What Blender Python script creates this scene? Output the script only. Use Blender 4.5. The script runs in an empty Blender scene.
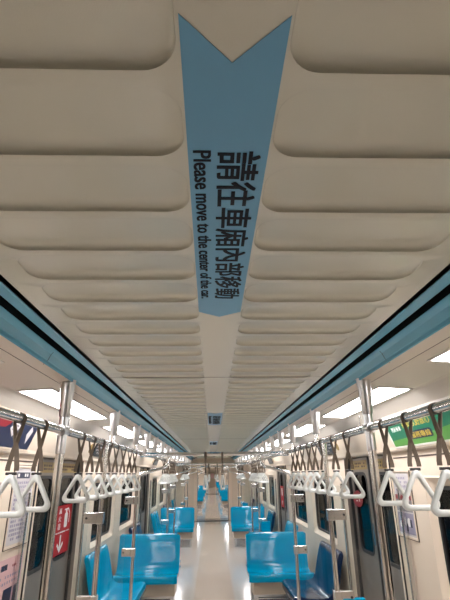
import bpy, bmesh, math, random
from mathutils import Vector, Matrix
random.seed(7)
S = bpy.context.scene
C = S.collection
PI = math.pi

# ------------------------------------------------------------------ camera
cd = bpy.data.cameras.new('camera'); cam = bpy.data.objects.new('camera', cd); C.objects.link(cam)
cd.sensor_fit = 'VERTICAL'; cd.sensor_height = 24.0; cd.lens = 445.0 / 600.0 * 24.0
cd.clip_start = 0.02; cd.clip_end = 300
CX, CH = -0.03, 1.63
_d = Vector(((212 - 225) / 445.0, -(474 - 300) / 445.0, 1.0)).normalized()     # the car's long axis seen by the lens
_u = Vector((0, 1, 0)); _u = (_u - _u.dot(_d) * _d).normalized()
_r = _d.cross(_u)
if _r.x < 0: _r = -_r
W = Matrix((_r, _d, _u))                                                     # lens -> world
cx, cy, cz = W @ Vector((1, 0, 0)), W @ Vector((0, 1, 0)), -(W @ Vector((0, 0, 1)))
cam.matrix_world = Matrix(((cx.x, cy.x, cz.x, CX), (cx.y, cy.y, cz.y, 0), (cx.z, cy.z, cz.z, CH), (0, 0, 0, 1)))
S.camera = cam
# ------------------------------------------------------------------ world, exposure
wd = bpy.data.worlds.new('world'); S.world = wd; wd.use_nodes = True
wd.node_tree.nodes['Background'].inputs[0].default_value = (0.35, 0.45, 0.6, 1)
wd.node_tree.nodes['Background'].inputs[1].default_value = 0.02
S.view_settings.view_transform = 'Standard'; S.view_settings.look = 'None'
S.view_settings.gamma = 1; S.view_settings.use_curve_mapping = False
S.view_settings.exposure = 0.0
LAMP = 20.5          # strength of the ceiling light diffusers

# ------------------------------------------------------------------ materials
def srgb(r, g, b):
    f = lambda c: (c / 255 / 12.92) if c / 255 <= 0.04045 else ((c / 255 + 0.055) / 1.055) ** 2.4
    return (f(r), f(g), f(b), 1)
def mat(name, col, rough=0.5, metal=0.0, spec=0.5, noise=0.0, nscale=8.0, bump=0.0, bscale=200.0, coat=0.0, rnoise=0.0, crough=0.08):
    m = bpy.data.materials.new(name); m.use_nodes = True
    nt = m.node_tree; b = nt.nodes['Principled BSDF']
    b.inputs['Base Color'].default_value = col; b.inputs['Roughness'].default_value = rough
    b.inputs['Metallic'].default_value = metal; b.inputs['Specular IOR Level'].default_value = spec
    b.inputs['Coat Weight'].default_value = coat; b.inputs['Coat Roughness'].default_value = crough
    tc = nt.nodes.new('ShaderNodeTexCoord')
    n = nt.nodes.new('ShaderNodeTexNoise'); n.inputs['Scale'].default_value = nscale; n.inputs['Detail'].default_value = 4
    nt.links.new(tc.outputs['Object'], n.inputs['Vector'])
    if noise > 0:
        mx = nt.nodes.new('ShaderNodeMix'); mx.data_type = 'RGBA'
        k = 1 - noise
        mx.inputs[6].default_value = (col[0] * k, col[1] * k, col[2] * k, 1); mx.inputs[7].default_value = col
        nt.links.new(n.outputs['Fac'], mx.inputs[0]); nt.links.new(mx.outputs[2], b.inputs['Base Color'])
    if rnoise > 0:
        mr = nt.nodes.new('ShaderNodeMapRange'); mr.inputs[3].default_value = max(0, rough - rnoise); mr.inputs[4].default_value = rough + rnoise
        nt.links.new(n.outputs['Fac'], mr.inputs[0]); nt.links.new(mr.outputs[0], b.inputs['Roughness'])
    if bump > 0:
        n2 = nt.nodes.new('ShaderNodeTexNoise'); n2.inputs['Scale'].default_value = bscale
        nt.links.new(tc.outputs['Object'], n2.inputs['Vector'])
        bp = nt.nodes.new('ShaderNodeBump'); bp.inputs['Strength'].default_value = bump; bp.inputs['Distance'].default_value = 0.002
        nt.links.new(n2.outputs['Fac'], bp.inputs['Height']); nt.links.new(bp.outputs[0], b.inputs['Normal'])
    return m
def emit(name, col, s):
    m = bpy.data.materials.new(name); m.use_nodes = True
    b = m.node_tree.nodes['Principled BSDF']; b.inputs['Base Color'].default_value = (0.8, 0.8, 0.8, 1)
    b.inputs['Emission Color'].default_value = col; b.inputs['Emission Strength'].default_value = s
    return m
def glass(name, tint, base_refl=0.06, rough=0.02, ior=1.5, gc=1.0):
    m = bpy.data.materials.new(name); m.use_nodes = True; nt = m.node_tree
    for n in list(nt.nodes): nt.nodes.remove(n)
    o = nt.nodes.new('ShaderNodeOutputMaterial'); t = nt.nodes.new('ShaderNodeBsdfTransparent'); g = nt.nodes.new('ShaderNodeBsdfGlossy')
    mx = nt.nodes.new('ShaderNodeMixShader'); fr = nt.nodes.new('ShaderNodeFresnel'); fr.inputs[0].default_value = ior
    ad = nt.nodes.new('ShaderNodeMath'); ad.operation = 'ADD'; ad.inputs[1].default_value = base_refl; ad.use_clamp = True
    t.inputs[0].default_value = tint; g.inputs['Roughness'].default_value = rough; g.inputs[0].default_value = (gc, gc, gc, 1)
    ge = nt.nodes.new('ShaderNodeNewGeometry'); iv = nt.nodes.new('ShaderNodeMath'); iv.operation = 'SUBTRACT'; iv.inputs[0].default_value = 1.0
    ml = nt.nodes.new('ShaderNodeMath'); ml.operation = 'MULTIPLY'           # the pane's far face adds no mirror of its own
    nt.links.new(ge.outputs['Backfacing'], iv.inputs[1]); nt.links.new(fr.outputs[0], ad.inputs[0])
    nt.links.new(ad.outputs[0], ml.inputs[0]); nt.links.new(iv.outputs[0], ml.inputs[1]); nt.links.new(ml.outputs[0], mx.inputs[0])
    nt.links.new(t.outputs[0], mx.inputs[1]); nt.links.new(g.outputs[0], mx.inputs[2]); nt.links.new(mx.outputs[0], o.inputs[0])
    return m
M = dict(
    ceil=mat('cream_ceiling', (0.61, 0.605, 0.50, 1), 0.34, noise=0.03, bump=0.12, bscale=500, coat=0.9, crough=0.22),
    ceil2=mat('cream_side_ceiling', (0.62, 0.565, 0.49, 1), 0.35, noise=0.03),
    wall=mat('cream_wall', (0.69, 0.585, 0.465, 1), 0.35, noise=0.04, nscale=4),
    jamb=mat('cream_frame', (0.78, 0.66, 0.53, 1), 0.3, noise=0.03),
    teal=mat('teal_trim', (0.15, 0.47, 0.66, 1), 0.22, noise=0.05),
    black=mat('black_rubber', (0.012, 0.012, 0.013, 1), 0.5, noise=0.2),
    slot=mat('vent_slot_black', (0.003, 0.006, 0.008, 1), 0.8, noise=0.2, spec=0.1),
    seam=mat('seam_line', (0.10, 0.075, 0.06, 1), 0.7, noise=0.2),
    steel=mat('brushed_steel', (0.74, 0.74, 0.73, 1), 0.2, 1.0, noise=0.08, nscale=30, rnoise=0.05),
    dsteel=mat('door_steel', (0.27, 0.235, 0.205, 1), 0.42, 0.6, noise=0.12, nscale=5),
    alu=mat('cast_aluminium', (0.66, 0.66, 0.66, 1), 0.28, 0.9, noise=0.08, nscale=20),
    seat=mat('teal_plastic', (0.0, 0.265, 0.46, 1), 0.11, noise=0.05, spec=0.2),
    navy=mat('navy_plastic', (0.004, 0.018, 0.065, 1), 0.16, noise=0.15, spec=0.35),
    ring=mat('white_ring_plastic', (0.62, 0.64, 0.61, 1), 0.3, noise=0.03),
    belt=mat('brown_webbing', (0.135, 0.10, 0.068, 1), 0.6, noise=0.3, nscale=60, bump=0.3),
    clip=mat('black_clip', (0.02, 0.018, 0.016, 1), 0.4, noise=0.1),
    blue=mat('sticker_blue', (0.11, 0.36, 0.58, 1), 0.42, noise=0.03, coat=0.3, crough=0.3),
    ink=mat('sticker_ink', (0.004, 0.008, 0.018, 1), 0.5, noise=0.05, spec=0.15),
    white=mat('white_print', (0.78, 0.78, 0.76, 1), 0.45, noise=0.03),
    paper=mat('pale_paper', (0.55, 0.52, 0.52, 1), 0.3, noise=0.08, nscale=30),
    pink=mat('pink_paper', (0.66, 0.42, 0.42, 1), 0.3, noise=0.08, nscale=20),
    lilac=mat('lilac_print', (0.33, 0.31, 0.42, 1), 0.4, noise=0.4, nscale=60),
    navyp=mat('navy_print', (0.012, 0.018, 0.055, 1), 0.35, noise=0.2),
    redp=mat('red_print', (0.38, 0.005, 0.010, 1), 0.5, spec=0.2, noise=0.06),
    dredp=mat('dark_red_print', (0.25, 0.012, 0.02, 1), 0.35, noise=0.1),
    green=mat('green_print', (0.012, 0.17, 0.085, 1), 0.3, noise=0.15),
    lime=mat('lime_print', (0.11, 0.33, 0.06, 1), 0.3, noise=0.15),
    yel=mat('yellow_print', (0.62, 0.45, 0.06, 1), 0.4, noise=0.1),
    amber=mat('amber_label', (0.32, 0.21, 0.04, 1), 0.4, noise=0.3, nscale=30),
    grey=mat('grey_print', (0.28, 0.27, 0.28, 1), 0.4, noise=0.4, nscale=40),
    brown=mat('brown_line', (0.06, 0.03, 0.022, 1), 0.5, noise=0.2),
    dark=mat('tunnel_concrete', (0.02, 0.025, 0.03, 1), 0.9, noise=0.4, nscale=1.5),
    under=mat('seat_box_cream', (0.52, 0.43, 0.33, 1), 0.4, noise=0.05),
    lamp=emit('lamp_diffuser', (1.0, 0.97, 0.99, 1), LAMP),
    lampf=mat('lamp_frame', (0.72, 0.68, 0.64, 1), 0.4, noise=0.03),
    glass=glass('clear_glass', (0.95, 0.975, 0.975, 1), 0.0),
    wglass=glass('dark_window_glass', (0.42, 0.46, 0.50, 1), 0.02, ior=1.45, gc=0.5),
    poster_glass=mat('display_black', (0.02, 0.018, 0.02, 1), 0.15, noise=0.2),
)
# floor: polished vinyl, darker beige aisle between paler grey sides
def floor_mat():
    m = bpy.data.materials.new('polished_vinyl_floor'); m.use_nodes = True; nt = m.node_tree; b = nt.nodes['Principled BSDF']
    tc = nt.nodes.new('ShaderNodeTexCoord'); sp = nt.nodes.new('ShaderNodeSeparateXYZ'); nt.links.new(tc.outputs['Object'], sp.inputs[0])
    ab = nt.nodes.new('ShaderNodeMath'); ab.operation = 'ABSOLUTE'; nt.links.new(sp.outputs[0], ab.inputs[0])
    mr = nt.nodes.new('ShaderNodeMapRange'); mr.inputs[1].default_value = 0.27; mr.inputs[2].default_value = 0.31; nt.links.new(ab.outputs[0], mr.inputs[0])
    mx = nt.nodes.new('ShaderNodeMix'); mx.data_type = 'RGBA'
    mx.inputs[6].default_value = (0.66, 0.565, 0.48, 1); mx.inputs[7].default_value = (0.71, 0.655, 0.605, 1)
    nt.links.new(mr.outputs[0], mx.inputs[0])
    n = nt.nodes.new('ShaderNodeTexNoise'); n.inputs['Scale'].default_value = 160; nt.links.new(tc.outputs['Object'], n.inputs['Vector'])
    m2 = nt.nodes.new('ShaderNodeMix'); m2.data_type = 'RGBA'; m2.blend_type = 'MULTIPLY'; m2.inputs[0].default_value = 0.18
    nt.links.new(mx.outputs[2], m2.inputs[6]); nt.links.new(n.outputs['Fac'], m2.inputs[7]); nt.links.new(m2.outputs[2], b.inputs['Base Color'])
    b.inputs['Roughness'].default_value = 0.12; b.inputs['Coat Weight'].default_value = 0.15; b.inputs['Coat Roughness'].default_value = 0.06
    return m
M['floor'] = floor_mat()

# ------------------------------------------------------------------ helpers
class MB:
    def __init__(s): s.v = []; s.f = []; s.mi = []
    def add(s, vs, fs, mi=0):
        o = len(s.v); s.v += [tuple(v) for v in vs]; s.f += [tuple(i + o for i in f) for f in fs]; s.mi += [mi] * len(fs); return s
    def box(s, x0, x1, y0, y1, z0, z1, mi=0):
        if x0 > x1: x0, x1 = x1, x0
        vs = [(x, y, z) for x in (x0, x1) for y in (y0, y1) for z in (z0, z1)]
        return s.add(vs, [(0, 1, 3, 2), (4, 6, 7, 5), (0, 4, 5, 1), (2, 3, 7, 6), (0, 2, 6, 4), (1, 5, 7, 3)], mi)
    def tube(s, pts, r, n=12, caps=True, mi=0):
        pts = [Vector(p) for p in pts]; rs = r if isinstance(r, (list, tuple)) else [r] * len(pts)
        o = len(s.v); up = None; N = len(pts)
        for i, p in enumerate(pts):
            t = (pts[min(i + 1, N - 1)] - pts[max(i - 1, 0)]).normalized()
            if up is None:
                up = Vector((0, 0, 1)) if abs(t.z) < 0.9 else Vector((1, 0, 0))
            a = (up - up.dot(t) * t).normalized(); b = t.cross(a); up = a
            for k in range(n):
                q = p + (a * math.cos(2 * PI * k / n) + b * math.sin(2 * PI * k / n)) * rs[i]; s.v.append(tuple(q))
        for i in range(N - 1):
            for k in range(n):
                k2 = (k + 1) % n
                s.f.append((o + i * n + k, o + i * n + k2, o + (i + 1) * n + k2, o + (i + 1) * n + k)); s.mi.append(mi)
        if caps:
            s.f.append(tuple(o + k for k in range(n))[::-1]); s.mi.append(mi)
            s.f.append(tuple(o + (N - 1) * n + k for k in range(n))); s.mi.append(mi)
        return s
    def prism(s, poly, f3, d, mi=0):            # poly in 2D, f3 maps (a, b, depth) to 3D
        n = len(poly); vs = [f3(a, b, 0) for a, b in poly] + [f3(a, b, d) for a, b in poly]
        fs = [tuple(range(n)), tuple(range(2 * n - 1, n - 1, -1))] + [(i, i + n, (i + 1) % n + n, (i + 1) % n) for i in range(n)]
        return s.add(vs, fs, mi)
    def bridge(s, la, lb, mi=0):
        n = len(la); return s.add(list(la) + list(lb), [(i, (i + 1) % n, (i + 1) % n + n, i + n) for i in range(n)], mi)
    def build(s, name, m, parent=None, smooth=False, bevel=0, loc=None, weld=False):
        me = bpy.data.meshes.new(name); me.from_pydata(s.v, [], s.f)
        ms = m if isinstance(m, (list, tuple)) else [m]
        for q in ms: me.materials.append(M[q] if isinstance(q, str) else q)
        if len(ms) > 1: me.polygons.foreach_set('material_index', s.mi)
        bm = bmesh.new(); bm.from_mesh(me)
        if weld: bmesh.ops.remove_doubles(bm, verts=bm.verts, dist=1e-5)
        bmesh.ops.recalc_face_normals(bm, faces=bm.faces)
        if smooth:
            for f in bm.faces: f.smooth = True
            for e in bm.edges:
                if len(e.link_faces) == 2 and e.calc_face_angle(0) > 0.7: e.smooth = False
        bm.to_mesh(me); bm.free()
        o = bpy.data.objects.new(name, me); C.objects.link(o)
        if parent: o.parent = parent
        if loc: o.location = loc
        if bevel:
            b = o.modifiers.new('bevel', 'BEVEL'); b.width = bevel; b.segments = 2; b.limit_method = 'ANGLE'
        return o
def tag(o, label, cat, group=None):
    o['label'] = label; o['category'] = cat
    if group: o['group'] = group
    return o
def thing(name, loc, label, cat, group=None, rz=0):
    o = bpy.data.objects.new(name, None); C.objects.link(o); o.empty_display_size = 0.1
    o.location = loc; o.rotation_euler.z = rz
    return tag(o, label, cat, group)
def struct(o): o['kind'] = 'structure'; return o
def sempty(name, loc=(0, 0, 0)):
    o = bpy.data.objects.new(name, None); C.objects.link(o); o.location = loc; return struct(o)
def kids(o): return [c for c in list(ALLK.get(o.name, []))]
def copy_tree(o, parent=None):
    c = o.copy(); C.objects.link(c)
    if parent: c.parent = parent; c.matrix_parent_inverse = o.matrix_parent_inverse.copy()
    for ch in [q for q in bpy.data.objects if q.parent == o]: copy_tree(ch, c)
    return c
def dup(o, loc, label=None, rz=None, group=None):
    c = copy_tree(o); c.location = loc
    if rz is not None: c.rotation_euler.z = rz
    if label: c['label'] = label
    if group: c['group'] = group
    return c
def rrect(a0, a1, b0, b1, r, n=6):
    pts = []
    for (ca, cb, st) in ((a1 - r, b1 - r, 0), (a0 + r, b1 - r, 90), (a0 + r, b0 + r, 180), (a1 - r, b0 + r, 270)):
        for k in range(n + 1):
            t = math.radians(st + 90 * k / n); pts.append((ca + r * math.cos(t), cb + r * math.sin(t)))
    return pts
def text_mesh(name, body, m, parent, a, b, up, nrm, width, height=None, ext=0.0006, bold=0.0):
    """lettering running from point a along b's direction, glyph tops towards up"""
    cu = bpy.data.curves.new(name, 'FONT'); cu.body = body; cu.extrude = ext; cu.resolution_u = 3
    t = bpy.data.objects.new(name, cu); C.objects.link(t)
    bpy.context.view_layer.update()
    me = bpy.data.meshes.new_from_object(t.evaluated_get(bpy.context.evaluated_depsgraph_get()))
    bpy.data.objects.remove(t)
    xs = [v.co.x for v in me.vertices]; ys = [v.co.y for v in me.vertices]
    x0, x1, y0, y1 = min(xs), max(xs), min(ys), max(ys)
    sx = width / (x1 - x0); sy = (height / (y1 - y0)) if height else sx
    a, b, up, nrm = Vector(a), Vector(b).normalized(), Vector(up).normalized(), Vector(nrm).normalized()
    for v in me.vertices:
        x, y, z = v.co; v.co = a + b * ((x - x0) * sx) + up * ((y - y0) * sy) + nrm * z
    if bold:                                # heavier strokes: the same outline laid over itself, slightly spread
        bm = bmesh.new()
        for q, (dx, dy) in enumerate(((1, 1), (-1, 1), (1, -1), (-1, -1))):
            n0 = len(bm.verts); bm.from_mesh(me); bm.verts.ensure_lookup_table()
            sh = b * (dx * bold) + up * (dy * bold) + nrm * (q * 0.00004)
            for v in bm.verts[n0:]: v.co += sh
        bm.to_mesh(me); bm.free()
    me.materials.clear(); me.materials.append(M[m])
    o = bpy.data.objects.new(name, me); C.objects.link(o)
    if parent: o.parent = parent
    return o
ORD = ['first', 'second', 'third', 'fourth', 'fifth', 'sixth', 'seventh', 'eighth', 'ninth', 'tenth', 'eleventh', 'twelfth', 'thirteenth', 'fourteenth', 'fifteenth', 'sixteenth', 'seventeenth', 'eighteenth', 'nineteenth', 'twentieth', 'twenty-first', 'twenty-second']
SIDE = {-1: 'left', 1: 'right'}

# ------------------------------------------------------------------ layout (metres, floor z=0)
WX = 1.39; HZ = 1.77; CZ = 2.20
DW = 0.62                                   # half width of a doorway
PITCH = 5.35
CAR1 = (-4.2, 18.4); CAR2 = (19.2, 41.8); CAR3 = (42.6, 64.0)
DOORS1 = [-0.95, 4.4, 9.75, 15.1]; DOORS2 = [22.48, 27.83, 33.18, 38.53]; DOORS3 = [45.9, 51.25, 56.6]
BAYS1 = [1.73, 7.08, 12.43]; BAYS2 = [25.15, 30.5, 35.85]; BAYS3 = [48.57, 53.92, 59.27]
def windows_for(bays): return [(c + s * 0.835 - 0.615, c + s * 0.835 + 0.615) for c in bays for s in (-1, 1)]

# ------------------------------------------------------------------ floor
b = MB(); b.box(-1.5, 1.5, CAR1[0], 18.36, -0.05, 0); b.box(-0.6, 0.6, 18.48, 19.12, -0.05, -0.0); b.box(-1.5, 1.5, 19.24, 41.76, -0.05, 0)
b.box(-0.6, 0.6, 41.86, 42.54, -0.05, 0); b.box(-1.5, 1.5, 42.64, 64.2, -0.05, 0)
struct(b.build('floor', 'floor'))
b = MB()
for y, w in ((18.25, 0.36), (19.12, 0.12), (41.66, 0.30), (42.54, 0.12)): b.box(-1.38, 1.38, y, y + w, -0.06, 0.006)
struct(b.build('trim_1', 'slot'))          # dark gangway thresholds

# ------------------------------------------------------------------ ribbed centre ceiling
PX0, PX1, PY0, PP, PLEN, PR, PDEP, PFIL = 0.081, 0.587, 0.504, 0.1950, 0.165, 0.056, 0.021, 0.044
def pad(b, side, y1, seg, rings):
    """one pressed pad: stadium outline, filleted recess that deepens towards its far edge, plus the flat cell around it"""
    y0 = y1 - PLEN; cb = (y1 - PP / 2 - PLEN / 2); yc = (y0 + y1) / 2; xc = (PX0 + PX1) / 2
    cell = (0.068, 0.65, y1 - PLEN - (PP - PLEN) / 2, y1 + (PP - PLEN) / 2)
    cor = []
    for (sx, sy, st) in ((1, 1, 0), (-1, 1, 90), (-1, -1, 180), (1, -1, 270)):
        for k in range(seg + 1): cor.append((sx, sy, math.radians(st + 90 * k / seg)))
    def ring(ins):
        rr = max(PR - ins, 0.004); out = []
        for sx, sy, a in cor:
            ex = (PX1 - PX0) / 2 - ins - rr; ey = PLEN / 2 - ins - rr
            x = xc + sx * ex + rr * math.cos(a); y = yc + sy * ey + rr * math.sin(a)
            u = (y - y0) / PLEN; t = math.sqrt(max(0, 1 - (1 - min(1, ins / PFIL)) ** 2))
            out.append((side * x, y, CZ + PDEP * t * (0.08 + 0.92 * u ** 1.1)))
        return out
    outer = []
    for sx, sy, a in cor:
        c_, s_ = math.cos(a), math.sin(a); m_ = max(abs(c_), abs(s_))
        fx = min(1, abs(c_) / m_); fy = min(1, abs(s_) / m_)
        bx = xc + sx * ((PX1 - PX0) / 2 - PR); by = yc + sy * (PLEN / 2 - PR)
        ox = (cell[1] if sx > 0 else cell[0]); oy = (cell[3] if sy > 0 else cell[2])
        outer.append((side * (bx + (ox - bx) * fx), by + (oy - by) * fy, CZ))
    loops = [outer] + [ring(v) for v in rings]
    for p, q in zip(loops[:-1], loops[1:]): b.bridge(p, q)
    b.add(loops[-1], [tuple(range(len(cor)))])
b = MB(); k = -23; ylast = None
while True:
    y1 = PY0 + k * PP
    if y1 > 18.2: break
    if y1 > -1.2:
        if ylast is None: ystart = y1 - PLEN - (PP - PLEN) / 2
        near = y1 < 4
        for sd in (-1, 1): pad(b, sd, y1, 8 if near else 4, (0, 0.0012, 0.004, 0.008, 0.013, 0.019, 0.026, 0.034, 0.044) if near else (0, 0.002, 0.008, 0.018, 0.03, 0.044))
        ylast = y1 + (PP - PLEN) / 2
    k += 1
for sd in (-1, 1): b.add([(sd * 0.65, ystart, CZ), (sd * 0.69, ystart, CZ), (sd * 0.69, ylast, CZ), (sd * 0.65, ylast, CZ)], [(0, 1, 2, 3)])
b.add([(-0.068, ystart, CZ), (0.068, ystart, CZ), (0.068, ylast, CZ), (-0.068, ylast, CZ)], [(0, 1, 2, 3)])
b.add([(-0.69, CAR1[0], CZ), (0.69, CAR1[0], CZ), (0.69, ystart, CZ), (-0.69, ystart, CZ)], [(0, 1, 2, 3)])
b.add([(-0.69, ylast, CZ), (0.69, ylast, CZ), (0.69, 18.4, CZ), (-0.69, 18.4, CZ)], [(0, 1, 2, 3)])
for c in (CAR2, CAR3): b.add([(-.69, c[0], CZ), (.69, c[0], CZ), (.69, c[1], CZ), (-.69, c[1], CZ)], [(0, 1, 2, 3)])
ceil = struct(b.build('ceiling', 'ceil', smooth=True, weld=True))
b = MB()
for y in (2.80, 8.1, 13.3): b.box(-0.69, 0.69, y - 0.0018, y + 0.0018, CZ - 0.0012, CZ + 0.001)
b.build('panel_seam', 'seam', ceil)
# side ceilings (with hinge line) and teal air diffusers
def ribbon(b, prof, y0, y1, mi=0, s=1):
    n = len(prof); vs = [(s * x, y, z) for y in (y0, y1) for x, z in prof]
    b.add(vs, [(i, i + 1, i + 1 + n, i + n) for i in range(n - 1)], mi)
CPROF = [(0.80, 2.118), (0.88, 2.11)]; CPROF2 = [(0.884, 2.11), (1.165, 2.092), (1.185, 2.085), (1.22, 2.058), (1.27, 2.015)]
def cz(x): return 2.11 - (x - 0.884) * 0.065
for i, s in enumerate((-1, 1)):
    b = MB()
    for c in (CAR1, CAR2, CAR3):
        ribbon(b, CPROF, c[0], c[1], 0, s); ribbon(b, CPROF2, c[0], c[1], 0, s)
        b.add([(s * 0.878, c[0], 2.125), (s * 0.888, c[0], 2.125), (s * 0.888, c[1], 2.125), (s * 0.878, c[1], 2.125)], [(0, 1, 2, 3)], 1)
    struct(b.build('ceiling_' + SIDE[s], ['ceil2', 'seam']))
    t = sempty('trim_%d' % (i + 2))
    inner = MB(); slot = MB(); fin = MB(); gap = MB()
    for c in (CAR1, CAR2, CAR3):
        ribbon(inner, [(0.69, 2.222), (0.69, 2.196), (0.694, 2.193), (0.728, 2.187), (0.732, 2.20), (0.732, 2.26)], c[0], c[1], 0, s)
        ribbon(slot, [(0.730, 2.25), (0.7615, 2.25), (0.7615, 2.181)], c[0], c[1], 0, s)
        ribbon(fin, [(0.7635, 2.25), (0.7622, 2.18), (0.767, 2.174), (0.782, 2.16), (0.794, 2.132), (0.800, 2.125), (0.806, 2.115), (0.802, 2.111), (0.797, 2.114), (0.797, 2.13)], c[0], c[1], 0, s)
        ribbon(slot, [(0.69, 2.26), (0.69, 2.198), (0.6883, 2.1995)], c[0], c[1], 0, s)
    for y in (2.05, 6.3, 10.55, 14.8): ribbon(gap, [(0.7625, 2.184), (0.7655, 2.1765), (0.7815, 2.159), (0.7935, 2.131), (0.8035, 2.1235), (0.812, 2.111)], y, y + 0.005, 0, s)
    inner.build('inner_strip', 'teal', t); slot.build('air_slot', 'slot', t); fin.build('outer_fin', 'teal', t); gap.build('joint_line', 'slot', t)

# ------------------------------------------------------------------ walls
WZ0, WZ1 = 0.86, 1.60
def wall(side):
    b = MB()
    for car, doors, bays in ((CAR1, DOORS1, BAYS1), (CAR2, DOORS2, BAYS2), (CAR3, DOORS3, BAYS3)):
        ops = [(d - DW, d + DW, 0.0, HZ) for d in doors] + [(a, c, WZ0, WZ1) for a, c in windows_for(bays)]
        yy = sorted(set([car[0], car[1]] + [v for o in ops for v in o[:2]])); zz = [0, WZ0, WZ1, HZ]
        for i in range(len(yy) - 1):
            for j in range(3):
                ym, zm = (yy[i] + yy[i + 1]) / 2, (zz[j] + zz[j + 1]) / 2
                if any(o[0] < ym < o[1] and o[2] < zm < o[3] for o in ops): continue
                b.add([(side * WX, yy[i], zz[j]), (side * WX, yy[i + 1], zz[j]), (side * WX, yy[i + 1], zz[j + 1]), (side * WX, yy[i], zz[j + 1])], [(0, 1, 2, 3)])
        ribbon(b, [(1.50, HZ + 0.004), (1.365, HZ), (1.355, HZ + 0.012), (1.352, HZ + 0.035), (1.27, 2.015)], car[0], car[1], 0, side)
    o = struct(b.build('wall_' + SIDE[side], 'wall'))
    # dark joint between cove and side ceiling
    b = MB()
    for car in (CAR1, CAR2): b.box(side * 1.266, side * 1.272, car[0], car[1], 2.009, 2.013)
    b.build('cove_joint', 'seam', o)
    return o
walls = {s: wall(s) for s in (-1, 1)}
def X3(side, x): return lambda a, b_, d=0: (side * (x + d), a, b_)
def window_proto(side):
    """window centred on y=0, opening +-0.615"""
    e = sempty('window_1')
    b = MB(); h = 0.615
    L = lambda pts, x: [(side * x, a, z) for a, z in pts]
    o0 = rrect(-h - 0.004, h + 0.004, WZ0 - 0.004, WZ1 + 0.004, 0.004); o1 = rrect(-h + 0.006, h - 0.006, WZ0 + 0.006, WZ1 - 0.006, 0.03)
    i1 = rrect(-h + 0.055, h - 0.055, WZ0 + 0.055, WZ1 - 0.055, 0.10)
    b.bridge(L(o0, WX - 0.002), L(o1, WX - 0.006)); b.bridge(L(o1, WX - 0.006), L(i1, WX + 0.035))
    b.build('window_frame', 'jamb', e, smooth=True)
    i2 = rrect(-h + 0.056, h - 0.056, WZ0 + 0.056, WZ1 - 0.056, 0.10); i3 = rrect(-h + 0.078, h - 0.078, WZ0 + 0.078, WZ1 - 0.078, 0.085)
    b = MB(); b.bridge(L(i1, WX + 0.033), L(i2, WX + 0.028)); b.bridge(L(i2, WX + 0.028), L(i3, WX + 0.030)); b.bridge(L(i3, WX + 0.030), L(i3, WX + 0.05))
    b.build('gasket', 'black', e)
    b = MB(); b.prism(rrect(-h + 0.07, h - 0.07, WZ0 + 0.07, WZ1 - 0.07, 0.09), X3(side, WX + 0.042), 0.006); b.build('window_glass', 'wglass', e)
    return e
def door_proto(side):
    e = sempty('door_1')
    L = lambda pts, x: [(side * x, a, z) for a, z in pts]
    b = MB()                                   # reveal + steel posts
    for sy in (-1, 1):
        y = sy * DW
        b.add([(side * (WX - 0.012), y + sy * 0.03, 0), (side * (WX - 0.012), y, 0), (side * (WX - 0.012), y, HZ), (side * (WX - 0.012), y + sy * 0.03, HZ)], [(0, 1, 2, 3)], 1)
        b.add([(side * (WX - 0.012), y + sy * 0.03, 0), (side * WX, y + sy * 0.034, 0), (side * WX, y + sy * 0.034, HZ), (side * (WX - 0.012), y + sy * 0.03, HZ)], [(0, 1, 2, 3)], 0)
        b.add([(side * (WX - 0.012), y, 0), (side * (WX + 0.055), y, 0), (side * (WX + 0.055), y, HZ), (side * (WX - 0.012), y, HZ)], [(0, 1, 2, 3)], 2)
        b.box(side * (WX + 0.02), side * (WX + 0.05), min(y, y - sy * 0.02), max(y, y - sy * 0.02), 0, HZ, 0)
    b.build('door_frame', ['black', 'jamb', 'dsteel'], e)
    for sy in (-1, 1):
        y0, y1 = (0.012, DW - 0.015) if sy > 0 else (-DW + 0.015, -0.012)
        x = WX + 0.045
        o = rrect(y0, y1, 0.01, HZ - 0.005, 0.004); i = rrect(y0 + 0.095, y1 - 0.095, 0.92, 1.63, 0.085)
        b = MB(); b.bridge(L(o, x), L(i, x)); b.bridge(L(o, x), L(o, x + 0.035)); b.bridge(L(i, x), L(i, x + 0.03))
        lf = b.build('door_leaf', 'dsteel', e)
        i2 = rrect(y0 + 0.118, y1 - 0.118, 0.943, 1.607, 0.07)
        b = MB(); i0 = rrect(y0 + 0.093, y1 - 0.093, 0.918, 1.632, 0.087); b.bridge(L(i0, x - 0.004), L(i2, x - 0.003)); b.bridge(L(i0, x - 0.004), L(i0, x + 0.001)); b.bridge(L(i2, x - 0.003), L(i2, x + 0.02)); b.build('gasket', 'black', lf)
        b = MB(); b.prism(rrect(y0 + 0.11, y1 - 0.11, 0.935, 1.615, 0.07), X3(side, x + 0.008), 0.006); b.build('door_glass', 'wglass', lf)
        b = MB(); yc = y0 + 0.05 if sy > 0 else y1 - 0.05
        b.prism(rrect(yc - 0.014, yc + 0.014, 1.02, 1.20, 0.013), X3(side, x - 0.006), 0.008); b.build('finger_grip', 'steel', lf, smooth=True)
    b = MB(); b.box(side * (WX + 0.036), side * (WX + 0.05), -0.013, 0.013, 0.01, HZ - 0.005); b.build('rubber_seal', 'black', e)
    return e
nw = nd = 0
for s in (-1, 1):
    wp = window_proto(s); dp = door_proto(s); first = True
    for a, c in windows_for(BAYS1 + BAYS2 + BAYS3):
        nw += 1; o = wp if first else copy_tree(wp); first = False
        o.name = 'window_%d' % nw; o.location = (0, (a + c) / 2, 0)
    first = True
    for d in DOORS1 + DOORS2 + DOORS3:
        nd += 1; o = dp if first else copy_tree(dp); first = False
        o.name = 'door_%d' % nd; o.location = (0, d, 0)
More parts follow.
